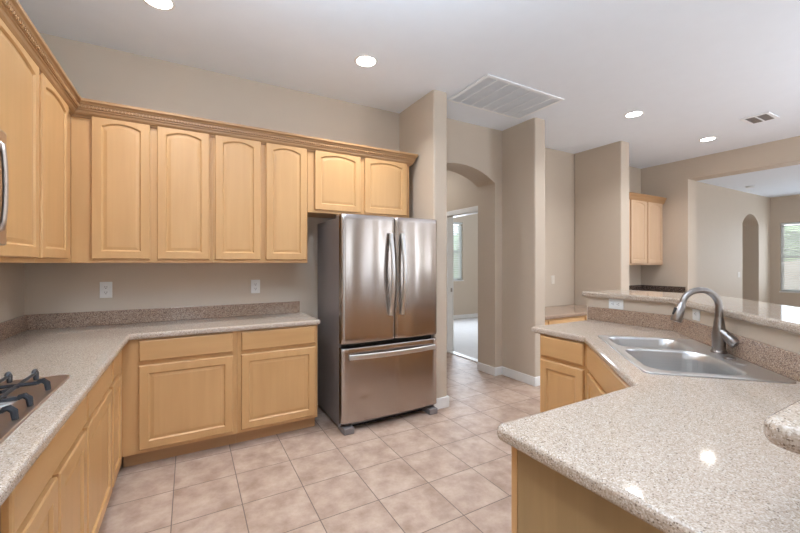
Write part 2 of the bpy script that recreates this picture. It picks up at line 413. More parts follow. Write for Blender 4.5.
# door casing of the bedroom, an open door
bm = B()
for xa, xb in ((3.345, 3.36), (3.46, 3.475)):
    box(bm, xa, xb, 3.63, 3.70, 0, 2.10, 0.004, 1); box(bm, xa, xb, 4.53, 4.60, 0, 2.10, 0.004, 1); box(bm, xa, xb, 3.70, 4.53, 2.03, 2.10, 0.004, 1)
box(bm, 3.36, 3.46, 3.70, 3.712, 0, 2.03); box(bm, 3.36, 3.46, 4.518, 4.53, 0, 2.03); box(bm, 3.36, 3.46, 3.712, 4.518, 2.018, 2.03)
dc = structure(link('trim_1', bm, M['trim']), 'white door casing at the end of the hall', 'door casing')
bm = B(); box(bm, 3.425, 3.455, 4.514, 4.5178, 0.90, 0.96); link('strike_plate', bm, M['nickel'], dc)
bm = B(); box(bm, 3.36, 3.46, 3.712, 4.518, 0, 0.014, 0.004, 1); structure(link('trim_2', bm, M['trim']), 'pale threshold strip under the bedroom doorway', 'threshold')
dr = D.objects.new('door_1', None); COL.objects.link(dr); dr.location = (3.478, 4.515, 0.016)
structure(dr, 'white bedroom door standing open behind the hall', 'door')
dr.rotation_euler = (0, 0, math.radians(63))
bm = B(); box(bm, 0, 0.72, -0.0, 0.035, 0, 2.0, 0.003, 1); link('leaf', bm, M['trim'], dr)
bm = B(); tube(bm, [(0.66, 0.0, 0.93), (0.66, -0.03, 0.93), (0.66, -0.035, 0.93), (0.66, -0.06, 0.93)], [0.012, 0.012, 0.026, 0.022], 16); link('door_knob', bm, M['nickel'], dr)

# windows with blinds: wall plane at local y = 0 facing -y
def window(name, loc, rz, w, h, label):
    r = D.objects.new(name, None); COL.objects.link(r); r.location = loc; r.rotation_euler = (0, 0, rz)
    structure(r, label, 'window')
    bm = B(); t = 0.045
    for a in ((0, t, 0, h), (w-t, w, 0, h), (t, w-t, 0, t), (t, w-t, h-t, h), (t, w-t, h/2-0.02, h/2+0.02)):
        box(bm, a[0], a[1], 0.07, 0.12, a[2], a[3])
    link('window_frame', bm, M['trim'], r)
    bm = B(); box(bm, t, w-t, 0.092, 0.097, t, h-t); link('pane', bm, M['glass'], r)
    bm = B(); box(bm, -0.01, w+0.01, -0.02, 0.07, -0.025, 0.0, 0.004, 1); link('window_sill', bm, M['trim'], r)
    return r
def blinds(loc, rz, w, h, label, group=None):
    t = thing('window_blinds', label, 'blinds', loc, rz)
    bm = B(); box(bm, 0.01, w-0.01, 0.005, 0.055, h-0.05, h-0.003, 0.004, 1); link('headrail', bm, M['blind'], t)
    bm = B(); n = int((h-0.09)/0.044)
    for k in range(n):
        z = 0.05+k*0.044; dy, dz = 0.023*math.cos(0.88), 0.023*math.sin(0.88)
        v = [(x, 0.032+s*dy, z+s*dz+o) for o in (0, 0.003) for x, s in ((0.012, -1), (w-0.012, -1), (w-0.012, 1), (0.012, 1))]
        V = [bm.verts.new(p) for p in v]
        for q in ((0, 3, 2, 1), (4, 5, 6, 7), (0, 1, 5, 4), (1, 2, 6, 5), (2, 3, 7, 6), (3, 0, 4, 7)): bm.faces.new([V[i] for i in q])
    link('slats', bm, M['blind'], t)
    bm = B(); box(bm, 0.012, w-0.012, 0.014, 0.05, 0.008, 0.026, 0.003, 1); link('bottom_rail', bm, M['blind'], t)
    for f in (0.12, 0.5, 0.88):
        bm = B(); tube(bm, [(w*f, 0.008, 0.02), (w*f, 0.008, h-0.03)], 0.0025, 6); link('ladder_cord', bm, M['blind'], t)
window('window_1', (12.3, 3.31, 0.66), -PI/2, 2.71, 1.63, 'window in the far living room wall')
blinds((12.3, 3.31, 0.66), -PI/2, 2.71, 1.63, 'white horizontal blinds on the living room window at the far right')
window('window_2', (4.35, 7.06, 0.93), 0, 1.37, 1.38, 'bedroom window behind the hall doorway')
blinds((4.35, 7.06, 0.93), 0, 1.37, 1.38, 'white horizontal blinds seen through the arch in the bedroom window')
window('window_8', (-0.97, -2.6, 0.8), PI/2, 1.4, 1.4, 'side window behind the camera')
for k, (xa, xb, za, zb, p) in enumerate(SOUTH):
    window('window_%d' % (k+3), (xb, -3.0, za), PI, xb-xa, zb-za, 'window behind the camera')  # made-up windows that frame the daylight fill
# outside
bm = B(); box(bm, 12.46, 40, -14, 16, -0.12, -0.02); structure(link('ground_outside', bm, M['gravel']), 'tan gravel yard outside the living room window', 'ground')
bm = B(); box(bm, -12, 12.45, 7.21, 25, -0.12, -0.02); structure(link('ground_outside', bm, M['gravel']), 'tan gravel yard outside the bedroom window', 'ground')
def block_wall(x0, x1, y0, y1, label):
    bm = B(); box(bm, x0, x1, y0, y1, -0.02, 1.36)
    along_x = (x1-x0) > (y1-y0)
    k = x0 if along_x else y0
    while k < (x1 if along_x else y1)-0.3:
        if along_x: box(bm, k, k+0.2, y0-0.03, y1, 0.0, 1.42)
        else: box(bm, x0-0.03, x1, k, k+0.2, 0.0, 1.42)
        k += 0.55
    tag(link('garden_wall', bm, M['block']), label, 'garden wall')
block_wall(18.0, 18.2, -4, 9, 'tan ribbed garden wall outside the living room window')
def hedge(x0, x1, y0, y1, h, label):
    bm = B(); box(bm, x0, x1, y0, y1, -0.02, h)
    bmesh.ops.subdivide_edges(bm, edges=bm.edges, cuts=14, use_grid_fill=True)
    for v in bm.verts:
        v.co += Vector((R.uniform(-.22, .22), R.uniform(-.22, .22), R.uniform(-.15, .25) if v.co.z > 0.1 else 0))
    tag(link('garden_hedge', bm, M['hedge']), label, 'hedge')
hedge(19.0, 20.6, -4, 9, 2.5, 'green hedge above the garden wall outside the living room window')
hedge(2.0, 13.0, 11.5, 13, 2.3, 'green hedge outside the bedroom window')

# ------------------------------------------------------------------ cabinet builders
# local frame: x along the front, front face at y = 0 looking towards -y, z up
def panel_loops(w, h, inset, y, rise=0.0, n=14, top=0.0):
    x0, x1, zb = inset, w-inset, inset
    pts = [(x0, y, zb), (x1, y, zb)]
    for k in range(n+1):
        u = 1-2*k/n
        pts.append((w/2+u*(x1-x0)/2, y, h-inset+top-rise*u*u))
    return pts
def door_front(parent, x, z, w, h, arch=0.0, stile=0.056, t=0.020, mat=None):
    mat = mat or M['wood']
    if w < 0.30: stile = min(stile, w*0.21)
    tp = 0.013 if arch else 0.0
    bm = B()
    L = [panel_loops(w, h, 0.0, 0.0), panel_loops(w, h, 0.0, -t+0.005), panel_loops(w, h, 0.005, -t),
         panel_loops(w, h, stile-0.004, -t, arch, top=tp), panel_loops(w, h, stile+0.004, -t+0.009, arch, top=tp)]
    loft(bm, L, True, False)
    d = link('door', bm, mat, parent, (x, -0.001, z), ang=20)
    bm = B(); i = stile+0.003
    L = [panel_loops(w, h, i, -t+0.0095, arch, top=tp), panel_loops(w, h, i+0.007, -t+0.0095, arch, top=tp),
         panel_loops(w, h, i+0.020, -t+0.0070, arch, top=tp), panel_loops(w, h, i+0.022, -t+0.0064, arch, top=tp)]
    loft(bm, L, False, True)
    link('raised_panel', bm, mat, d, ang=12)
    return d
def drawer_front(parent, x, z, w, h, t=0.020, name='drawer_front'):
    bm = B()
    L = [panel_loops(w, h, 0.0, 0.0), panel_loops(w, h, 0.0, -t+0.007), panel_loops(w, h, 0.003, -t+0.003), panel_loops(w, h, 0.008, -t)]
    loft(bm, L, True, True)
    return link(name, bm, M['wood_h'], parent, (x, -0.001, z), ang=12)
ZTOP, TOE = 0.845, 0.10
DZ0, DZ1 = 0.698, 0.836        # drawer fronts
OZ0, OZ1 = 0.126, 0.672        # doors
def base_cabinet(label, loc, rz, w, depth, fronts, toe=True, extra=None):
    """fronts: list of ('drawer'|'door', x0, x1) or (.., x0, x1, z0, z1)"""
    t = thing('base_cabinet', label, 'base cabinet', loc, rz)
    bm = B(); box(bm, 0.0005, w-0.0005, 0, depth, TOE, ZTOP, 0.0015, 1); link('carcass', bm, M['wood'], t)
    if toe:
        bm = B(); box(bm, 0.0005, w-0.0005, 0.075, 0.095, 0, TOE-0.0005); link('toe_kick', bm, M['wood_toe'], t)
        for a, b in ((0.0005, 0.02), (w-0.02, w-0.0005)):
            bm = B(); box(bm, a, b, 0.0955, depth, 0, TOE-0.0005); link('side_foot', bm, M['wood_toe'], t)
    for f in fronts:
        if f[0] == 'drawer':
            z0, z1 = (f[3], f[4]) if len(f) > 3 else (DZ0, DZ1)
            drawer_front(t, f[1], z0, f[2]-f[1], z1-z0)
        else: door_front(t, f[1], OZ0, f[2]-f[1], OZ1-OZ0, 0.0)
    return t
def upper_cabinet(label, loc, rz, w, z0, z1, doors, depth=0.33, name='wall_cabinet', arch=0.028, dz=(0.025, 0.008), mat=None):
    t = thing(name, label, 'upper cabinet', (loc[0], loc[1], z0), rz)
    h = z1-z0
    bm = B(); box(bm, 0.0005, w-0.0005, 0, depth, 0, h, 0.0015, 1); link('carcass', bm, mat or M['wood'], t)
    for a, b in doors: door_front(t, a, dz[0], b-a, h-dz[0]-dz[1], arch, mat=mat)
    return t

# ------------------------------------------------------------------ back run and left run, base
XF, YF = -0.375, 2.94          # cabinet faces of the left and the back run
base_cabinet('maple base cabinet on the back wall with one drawer and door, nearer the corner', (XF, YF, 0), 0, 0.3025-XF, YB-YF-0.002,
             [('drawer', -0.283-XF, 0.276-XF), ('door', -0.283-XF, 0.276-XF)])
base_cabinet('maple base cabinet with one drawer and one door, next to the refrigerator', (0.3025, YF, 0), 0, 0.899-0.3025, YB-YF-0.002,
             [('drawer', 0.329-0.3025, 0.878-0.3025), ('door', 0.329-0.3025, 0.878-0.3025)])
dl = XF-WX-0.002
base_cabinet('narrow maple base cabinet with slim drawer and door, in the inner corner', (XF, 2.495, 0), PI/2, 2.94-2.495, dl,
             [('drawer', 0.018, 0.30), ('door', 0.018, 0.30)])
base_cabinet('maple base cabinet with one drawer over one door, beyond the cooktop', (XF, 1.925, 0), PI/2, 0.57, dl,
             [('drawer', 0.012, 0.548), ('door', 0.012, 0.548)])
base_cabinet('maple base cabinet with two doors under the gas cooktop', (XF, 1.145, 0), PI/2, 0.78, dl,
             [('drawer', 0.045, 0.765), ('door', 0.045, 0.392), ('door', 0.412, 0.765)])
base_cabinet('maple base cabinet at the photo\'s lower left edge, nearer than the cooktop cabinet', (XF, 0.54, 0), PI/2, 0.60, dl,
             [('drawer', 0.03, 0.57), ('door', 0.03, 0.57)])
# countertop of the L, with a cut-out for the cooktop
CT0, CT1 = 0.8455, 0.885
XE, YE = -0.325, 2.905
ct = [(WX+0.001, 0.5), (XE, 0.5), (XE, YE), (0.918, YE), (0.918, YB-0.001), (WX+0.001, YB-0.001)]
bm = B(); slab(bm, rounded(ct, {3: 0.02, 2: 0.012}), [rect(-0.88, -0.43, 1.20, 1.93)], CT0, CT1, 0.014)
ctop = tag(link('countertop', bm, M['granite'], ang=50), 'L-shaped speckled beige countertop along the left and back walls', 'countertop')
bm = B(); slab(bm, [(WX+0.001, 0.5), (WX+0.02, 0.5), (WX+0.02, YB-0.02), (0.882, YB-0.02), (0.882, YB-0.001), (WX+0.001, YB-0.001)], [], CT1, CT1+0.102, 0.003, 2)
link('backsplash', bm, M['granite_b'], ctop)

# ------------------------------------------------------------------ upper cabinets
UZ0, UZ1 = 1.338, 2.315
YU, XU = 3.12, -0.66
ud = YB-YU-0.002
upper_cabinet('tall maple upper cabinet with two arched doors, in the corner of the back wall', (XU, YU), 0, 0.151-XU, UZ0, UZ1,
              [(-0.555-XU, -0.236-XU), (-0.195-XU, 0.132-XU)], ud)
upper_cabinet('tall maple upper cabinet with two arched doors, between corner cabinet and refrigerator', (0.151, YU), 0, 0.868-0.151, UZ0, UZ1,
              [(0.168-0.151, 0.493-0.151), (0.531-0.151, 0.858-0.151)], ud)
upper_cabinet('short maple upper cabinet with two arched doors over the refrigerator', (0.868, YU), 0, 1.865-0.868, 1.765, UZ1,
              [(0.926-0.868, 1.347-0.868), (1.386-0.868, 1.828-0.868)], ud)
ul = XU-WX-0.002
upper_cabinet('tall maple upper cabinet with one wide arched door, beside the microwave', (XU, 1.79), PI/2, 0.70, UZ0, UZ1, [(0.02, 0.677)], ul)
upper_cabinet('tall maple upper cabinet with one narrow arched door, on the left wall by the corner', (XU, 2.49), PI/2, 3.12-2.49, UZ0, UZ1, [(0.018, 0.488)], ul)
upper_cabinet('short maple upper cabinet above the microwave', (XU, 1.02), PI/2, 0.77, 1.79, UZ1, [(0.012, 0.376), (0.394, 0.758)], ul)
# crown molding
prof = [(0.0, 2.278), (0.012, 2.278), (0.015, 2.289), (0.022, 2.292), (0.030, 2.304), (0.033, 2.318), (0.038, 2.322), (0.038, 2.330), (0.043, 2.332), (0.044, 2.350),
        (0.050, 2.352), (0.054, 2.362), (0.061, 2.367), (0.064, 2.370), (0.064, 2.386), (0.0, 2.386)]
def crown(name, path, label, prof, dz=0, beads=True):
    P = [Vector(p) for p in path]; N = len(P)
    mit = []
    for i in range(N):
        ns = []
        for a, b in ((i-1, i), (i, i+1)):
            if 0 <= a and b < N:
                t = (P[b]-P[a]).normalized(); ns.append(Vector((t.y, -t.x)))
        if len(ns) == 1: mit.append(ns[0])
        else: mit.append((ns[0]+ns[1])/(1+ns[0].dot(ns[1])))
    bm = B()
    loops = [[(P[i].x+mit[i].x*o, P[i].y+mit[i].y*o, z+dz) for o, z in prof] for i in range(N)]
    loft(bm, loops, True, True)
    c = tag(link(name, bm, M['wood_crown']), label, 'crown molding')
    if beads:
        bm = B()
        for i in range(N-1):
            t = (P[i+1]-P[i]); L = t.length; t.normalize(); n = Vector((t.y, -t.x)); k = 0.02
            while k < L-0.01:
                c0 = P[i]+t*k
                a, b = c0+n*0.0425, c0+n*0.0505
                lo = [bm.verts.new((p.x, p.y, z)) for p, z in ((a-t*.006, 2.333), (b-t*.006, 2.334), (b+t*.002, 2.334), (a+t*.002, 2.333))]
                hi = [bm.verts.new((p.x, p.y, z)) for p, z in ((a, 2.350), (b, 2.349), (b+t*.008, 2.349), (a+t*.008, 2.350))]
                for s in range(4): bm.faces.new((lo[s], lo[(s+1) % 4], hi[(s+1) % 4], hi[s]))
                bm.faces.new(hi); bm.faces.new(list(reversed(lo)))
                k += 0.019
        link('rope_bead', bm, M['wood_crown'], c)
    return c
YD, XD = YU-0.0005, XU+0.0005
crown('crown_molding', [(XD, 1.0), (XD, YD), (1.8655, YD), (1.8655, YB-0.002)], 'honey-coloured crown molding with rope bead along the kitchen upper cabinets',
      [(o+0.001 if o == 0 else o, z) for o, z in prof])

# ------------------------------------------------------------------ microwave over the range
mw = thing('microwave_oven', 'stainless over-the-range microwave cut by the left photo edge', 'microwave', (-0.545, 1.025, 1.395), PI/2)
dep = -0.545-WX-0.004
bm = B(); box(bm, 0.003, 0.757, 0.03, dep, 0, 0.392, 0.004, 1); link('body', bm, M['fridge_side'], mw)
bm = B(); slab(bm, rrect(0.17, 0.757, 0.003, 0.389, 0.008), [rrect(0.235, 0.70, 0.06, 0.33, 0.03)], 0, 0.029, 0.004, 2, Matrix(((1, 0, 0, 0), (0, 0, -1, 0.029), (0, 1, 0, 0), (0, 0, 0, 1))))
md = link('door', bm, M['cooktop'], mw)
bm = B(); box(bm, 0.23, 0.705, 0.010, 0.027, 0.055, 0.335); link('window_glass', bm, M['screen'], md)
bm = B(); box(bm, 0.003, 0.168, 0.0, 0.029, 0.003, 0.389, 0.004, 1); link('control_panel', bm, M['black'], mw)
bm = B(); tube(bm, [(0.722, 0.0, 0.05), (0.722, -0.010, 0.056), (0.722, -0.014, 0.09), (0.722, -0.017, 0.14), (0.722, -0.018, 0.196), (0.722, -0.017, 0.25), (0.722, -0.014, 0.30), (0.722, -0.010, 0.336), (0.722, 0.0, 0.342)], 0.008, 12); bmesh.ops.translate(bm, verts=bm.verts, vec=(-0.022, 0.004, 0)); link('handle', bm, M['cooktop'], md)

# ------------------------------------------------------------------ gas cooktop
ck = thing('gas_cooktop', 'stainless gas cooktop with black grates set into the left counter', 'cooktop', (-0.655, 1.567, CT1), PI/2)
# local: x along world +Y, y towards the wall (world -X)
bm = B()
outer = rrect(-0.385, 0.39, -0.245, 0.265, 0.03)
loft(bm, [[(x, y, 0.0005) for x, y in outer], [(x*0.995, y*0.993, 0.007) for x, y in outer], [(x*0.985, y*0.98, 0.008) for x, y in outer],
          [(x*0.95, y*0.925, 0.006) for x, y in outer]], True, True)
link('cooktop_tray', bm, M['cooktop'], ck)
for gx, sg in ((0.098, 1), (-0.187, -1)):
    bm = B()
    z = 0.034; rr = 0.0062
    xa, xb = sorted((gx-sg*0.135, gx+sg*0.235))
    for yy in (-0.145, -0.072, 0.072, 0.145): tube(bm, [(xa, yy, z), (xb, yy, z)], rr, 8)
    for sx in (-1, 1): tube(bm, [(gx+sx*0.085, -0.195, z+0.001), (gx+sx*0.085, 0.195, z+0.001)], rr, 8)
    tube(bm, [(xa, -0.145, z), (xa, 0.145, z)], rr, 8)
    feet = [(xb if sg > 0 else xa, yy, sg, 0) for yy in (-0.145, -0.072, 0.072, 0.145)] + [(gx+sx*0.085, sy*0.195, 0, sy) for sx in (-1, 1) for sy in (-1, 1)]
    for fx, fy, ox, oy in feet:
        tube(bm, [(fx, fy, z), (fx+ox*0.006, fy+oy*0.006, z+0.006), (fx+ox*0.016, fy+oy*0.016, z+0.008), (fx+ox*0.026, fy+oy*0.026, z-0.002), (fx+ox*0.029, fy+oy*0.029, 0.0075)], [rr, 0.008, 0.0095, 0.0095, 0.008], 8)
    for by in (-0.1085, 0.1085):
        for a in range(4):
            t = PI/4+a*PI/2
            tube(bm, [(gx+0.024*math.cos(t), by+0.024*math.sin(t), z+0.002), (gx+0.085*math.cos(t)*1.2, by+0.05*math.sin(t)*1.2, z)], rr*0.9, 8)
    gr = link('grate', bm, M['iron'], ck)
    for by in (-0.1085, 0.1085):
        bm = B(); lathe(bm, [(0.062, 0.006), (0.060, 0.010), (0.046, 0.012), (0.042, 0.017)], (gx, by, 0), 24); link('burner', bm, M['burner'], ck)
        bm = B(); lathe(bm, [(0.034, 0.0175), (0.036, 0.020), (0.033, 0.024), (0.0, 0.0245)][:3], (gx, by, 0), 24); link('burner_cap', bm, M['iron'], ck)
for k in range(4):
    bm = B(); lathe(bm, [(0.019, 0.006), (0.019, 0.012), (0.016, 0.03), (0.014, 0.032)], (-0.362+0.0*k, -0.15+0.1*k, 0), 18)
    link('knob', bm, M['black'], ck)

# ------------------------------------------------------------------ refrigerator
fr = thing('refrigerator', 'stainless french-door refrigerator with a bottom freezer drawer', 'refrigerator', (1.033, 2.735, 0))
FW = 0.900
bm = B(); box(bm, 0.004, FW-0.004, 0.085, 0.66, 0.028, 1.70, 0.006, 2); link('body', bm, M['fridge_side'], fr)
bm = B(); box(bm, 0.02, FW-0.02, 0.078, 0.0845, 0.05, 1.69); link('gasket', bm, M['dark'], fr)
def fridge_door(name, x0, x1, z0, z1):
    bm = B(); n = 28; w = x1-x0; loops = []
    prof = []
    for k in range(n+1):
        u = -1+2*k/n
        prof.append((x0+w*k/n, 0.012*u*u + (0.010*max(0, (abs(u)-0.94)/0.06)**2)))
    m = 30
    def ring(z, inset):
        pts = [(min(max(x, x0+inset*0.4), x1-inset*0.4), y+inset, z) for x, y in prof]
        return pts + [(x1, 0.075, z), (x0, 0.075, z)]
    zs = [(z0, 0.010), (z0+0.003, 0.003), (z0+0.010, 0.0)] + [(z0+0.01+(z1-z0-0.02)*k/m, 0.0) for k in range(1, m)] + [(z1-0.010, 0.0), (z1-0.003, 0.003), (z1, 0.010)]
    loft(bm, [ring(z, i) for z, i in zs], True, True)
    return link(name, bm, M['fridge'], fr, ang=30)
dL = fridge_door('door', 0.0, FW/2+0.022, 0.700, 1.725)
dR = fridge_door('door', FW/2+0.028, FW, 0.700, 1.725)
fd = fridge_door('freezer_drawer', 0.0, FW, 0.075, 0.668)
for v in fd.data.vertices:          # the small round dent near the left
    r = math.hypot(v.co.x-0.19, v.co.z-0.291)
    if v.co.y < 0.02 and r < 0.05: v.co.y += 0.0035*(1-(r/0.05)**2)**2
def bow_handle(parent, p0, p1, out, w, t):
    bm = B(); n = 16; P0, P1 = Vector(p0), Vector(p1); ax = (P1-P0).normalized(); side = Vector((0, -1, 0)).cross(ax).normalized(); loops = []
    for k in range(n+1):
        u = k/n; c = P0.lerp(P1, u) + Vector((0, -1, 0))*(0.018+out*math.sin(PI*u))
        loops.append([c+side*w*a+Vector((0, t*b, 0)) for a, b in ((-.5, -.3), (-.35, -.5), (.35, -.5), (.5, -.3), (.5, .5), (-.5, .5))])
    loft(bm, loops, True, True)
    for u in (0.03, 0.97):
        c = P0.lerp(P1, u)
        tube(bm, [c+Vector((0, 0.012, 0)), c+Vector((0, -0.022, 0))], 0.008, 10)
    return link('handle', bm, M['handle'], parent, ang=30)
bow_handle(dL, (FW/2-0.030, 0.006, 0.905), (FW/2-0.030, 0.006, 1.585), 0.042, 0.030, 0.022)
bow_handle(dR, (FW/2+0.080, 0.006, 0.905), (FW/2+0.080, 0.006, 1.585), 0.042, 0.030, 0.022)
bow_handle(fd, (0.055, 0.008, 0.598), (FW-0.04, 0.008, 0.598), 0.035, 0.040, 0.016)
bm = B(); box(bm, FW/2+0.028+0.235, FW/2+0.028+0.315, 0.003, 0.0062, 1.640, 1.644); box(bm, FW/2+0.028+0.255, FW/2+0.028+0.30, 0.003, 0.0062, 1.647, 1.652)
link('badge', bm, M['fridge_side'], dR)
for x in (0.01, FW-0.095):
    bm = B(); box(bm, x, x+0.085, -0.012, 0.14, 0.0, 0.05, 0.006, 2); link('foot', bm, M['fridge_side'], fr)
bm = B(); box(bm, 0.11, FW-0.11, 0.09, 0.12, 0.012, 0.07); link('base_grille', bm, M['black'], fr)
for x in (0.008, FW-0.098):
    bm = B(); box(bm, x, x+0.09, 0.03, 0.16, 1.7255 if False else 1.7005, 1.722) if False else box(bm, x, x+0.09, 0.078, 0.17, 1.7005, 1.722, 0.004, 1); link('hinge_cover', bm, M['fridge_side'], fr)

# ------------------------------------------------------------------ right-hand counter (U shape with the corner sink)
q = math.sqrt(0.5)
S0 = Vector((2.15*q, 2.15*q)); TH = math.radians(-135)
def sw(x, y):       # sink frame -> world
    return (S0.x+x*math.cos(TH)-y*math.sin(TH), S0.y+x*math.sin(TH)+y*math.cos(TH))
base_cabinet('maple base cabinet with drawer and door, at the far end of the sink counter', (2.145, 1.80, 0), -PI/2, 1.80-1.433, 0.655,
             [('drawer', 0.015, 0.342), ('door', 0.015, 0.342)])
# corner sink base: front only, the bowls hang behind it
sb = thing('base_cabinet', 'diagonal maple sink base cabinet below the corner sink', 'base cabinet', (2.145, 1.433, 0), TH)
wd = (2.145-1.467)/q
bm = B(); box(bm, 0.002, wd-0.002, 0, 0.02, TOE, ZTOP, 0.001, 1); link('face_frame', bm, M['wood'], sb)
bm = B(); box(bm, 0.05, wd-0.05, 0.075, 0.09, 0, TOE-0.0005); link('toe_kick', bm, M['wood_toe'], sb)
drawer_front(sb, 0.05, DZ0, wd-0.10, DZ1-DZ0, name='false_drawer_front')
door_front(sb, 0.05, OZ0, wd/2-0.06, OZ1-OZ0); door_front(sb, wd/2+0.01, OZ0, wd/2-0.06, OZ1-OZ0)
pc = base_cabinet('maple peninsula cabinet with a plain end panel in the foreground', (1.467, 0.755, 0), PI, 1.467-0.80, 0.56,
                  [('drawer', 0.03, 0.637), ('door', 0.03, 0.328), ('door', 0.34, 0.637)])
bm = B(); box(bm, 1.467-0.80, 1.467-0.788, 0.018, 0.56, 0.0, ZTOP); link('end_panel', bm, M['panel'], pc)
bm = B(); box(bm, 1.467-0.80, 1.467-0.786, -0.002, 0.0175, 0.0, ZTOP); link('corner_stile', bm, M['wood'], pc)
cr = [(0.745, 0.785), (0.745, 0.191), (1.7496, 0.191), (2.819, 1.2604), (2.819, 1.86), (2.115, 1.86), (2.115, 1.445), (1.455, 0.785)]
hole = [sw(*p) for p in rrect(-0.388, 0.383, 0.578, 0.975, 0.06)]
bm = B(); slab(bm, rounded(cr, {0: 0.025, 5: 0.02}), [hole], CT0, CT1, 0.014)
cs = tag(link('countertop', bm, M['granite'], ang=50), 'speckled beige sink countertop with the peninsula in the foreground', 'countertop')
bm = B()
bo = [(2.8195, 1.88), (2.8195, 1.2602), (1.7498, 0.1905), (0.97, 0.1905), (0.97, 0.21), (1.7417, 0.21), (2.80, 1.2683), (2.80, 1.88)]
slab(bm, bo, [], CT1, CT1+0.102, 0.003, 2); link('backsplash', bm, M['granite_b'], cs)
bt = [(0.745, 0.227), (0.745, -0.16), (1.96, -0.16), (3.33, 1.21), (3.33, 1.935), (2.785, 1.935), (2.785, 1.2745), (1.7375, 0.227)]
bm = B(); slab(bm, rounded(bt, {0: 0.035, 1: 0.035, 4: 0.03, 5: 0.03}), [], 1.0655, 1.105, 0.014)
tag(link('bar_top', bm, M['granite'], ang=50), 'raised speckled bar top on the half wall behind the sink', 'bar top')

# sink
sk = thing('sink', 'stainless double-bowl drop-in sink set diagonally in the corner counter', 'sink', (S0.x, S0.y, CT1), TH)
b1 = rrect(-0.375, -0.085, 0.590, 0.955, 0.075); b2 = rrect(-0.050, 0.368, 0.590, 0.955, 0.085)
bm = B(); slab(bm, rrect(-0.41, 0.41, 0.555, 1.065, 0.03), [b1, b2], 0.0005, 0.007, 0.004, 3, top_only=True); link('rim', bm, M['sink'], sk)
for x0, x1, dpt in ((-0.375, -0.085, 0.17), (-0.050, 0.368, 0.20)):
    bm = B(); r = 0.075 if x0 < -0.1 else 0.085
    lv = [(0.0, 0.0065, r), (0.004, 0.0, r), (0.008, -0.03, r), (0.016, -dpt+0.05, r), (0.026, -dpt+0.018, r), (0.055, -dpt, r*0.7), (0.10, -dpt-0.004, r*0.4)]
    loops = [[(x, y, z) for x, y in rrect(x0+i, x1-i, 0.590+i, 0.955-i, rr)] for i, z, rr in lv]
    loft(bm, loops, False, True); bs = link('basin', bm, M['sink'], sk, ang=60)
    cx, cy = (x0+x1)/2, 0.78
    bm = B(); lathe(bm, [(0.055, -dpt-0.0035), (0.055, -dpt-0.001), (0.045, -dpt-0.001), (0.035, -dpt-0.003)], (cx, cy, 0), 24); link('drain', bm, M['handle'], bs)
bm = B(); lathe(bm, [(0.022, 0.007), (0.022, 0.012), (0.017, 0.016), (0.012, 0.017)], (0.075, 1.01, 0), 20); link('hole_cover', bm, M['nickel'], sk)
bm = B(); lathe(bm, [(0.020, 0.007), (0.020, 0.010), (0.014, 0.012)], (0.165, 1.01, 0), 20); link('hole_cover', bm, M['handle'], sk)

# faucet
fx, fy = sw(-0.070, 1.033)
fc = thing('faucet', 'brushed nickel gooseneck pull-down faucet behind the corner sink', 'faucet', (fx, fy, CT1+0.0072))
bm = B(); lathe(bm, [(0.034, 0), (0.034, 0.006), (0.029, 0.012), (0.028, 0.05), (0.030, 0.075), (0.029, 0.095), (0.024, 0.13), (0.0195, 0.165), (0.0175, 0.174)], n=28); link('body', bm, M['nickel'], fc)
dv = Vector((-q, q, 0)); dv = Vector((-0.80, 0.60, 0)).normalized()
pts = [Vector((0, 0, 0.168)), Vector((0, 0, 0.20)), Vector((0, 0, 0.225))]
rad_a = 0.085
for k in range(1, 15):
    a = PI*0.93*k/14
    pts.append(dv*(rad_a-rad_a*math.cos(a))+Vector((0, 0, 0.225+rad_a*math.sin(a))))
bm = B(); tube(bm, pts, [0.0175, 0.0172, 0.0165]+[0.0160-0.0022*k/13 for k in range(14)], 16); link('neck', bm, M['nickel'], fc)
tdir = (pts[-1]-pts[-2]).normalized(); e = pts[-1]
bm = B(); tube(bm, [e, e+tdir*0.006, e+tdir*0.010, e+tdir*0.05, e+tdir*0.09, e+tdir*0.098], [0.0148, 0.0155, 0.0175, 0.0215, 0.0255, 0.023], 20)
sh = link('spray_head', bm, M['nickel'], fc)
n2 = Vector((-dv.y, dv.x, 0)); outv = tdir.cross(n2)
outv = -outv if outv.dot(dv) < 0 else outv
bm = B(); c = e+tdir*0.05+outv*0.021
tube(bm, [c-tdir*0.018, c+tdir*0.018], 0.007, 10); link('spray_button', bm, M['black'], sh)
hd = Vector((-0.10, -0.99, 0)).normalized()
bm = B(); tube(bm, [hd*0.005+Vector((0, 0, 0.105)), hd*0.025+Vector((0, 0, 0.090)), hd*0.045+Vector((0, 0, 0.074)), hd*0.066+Vector((0, 0, 0.057)), hd*0.071+Vector((0, 0, 0.053))],
               [0.025, 0.024, 0.0235, 0.024, 0.021], 18); link('lever', bm, M['nickel'], fc)

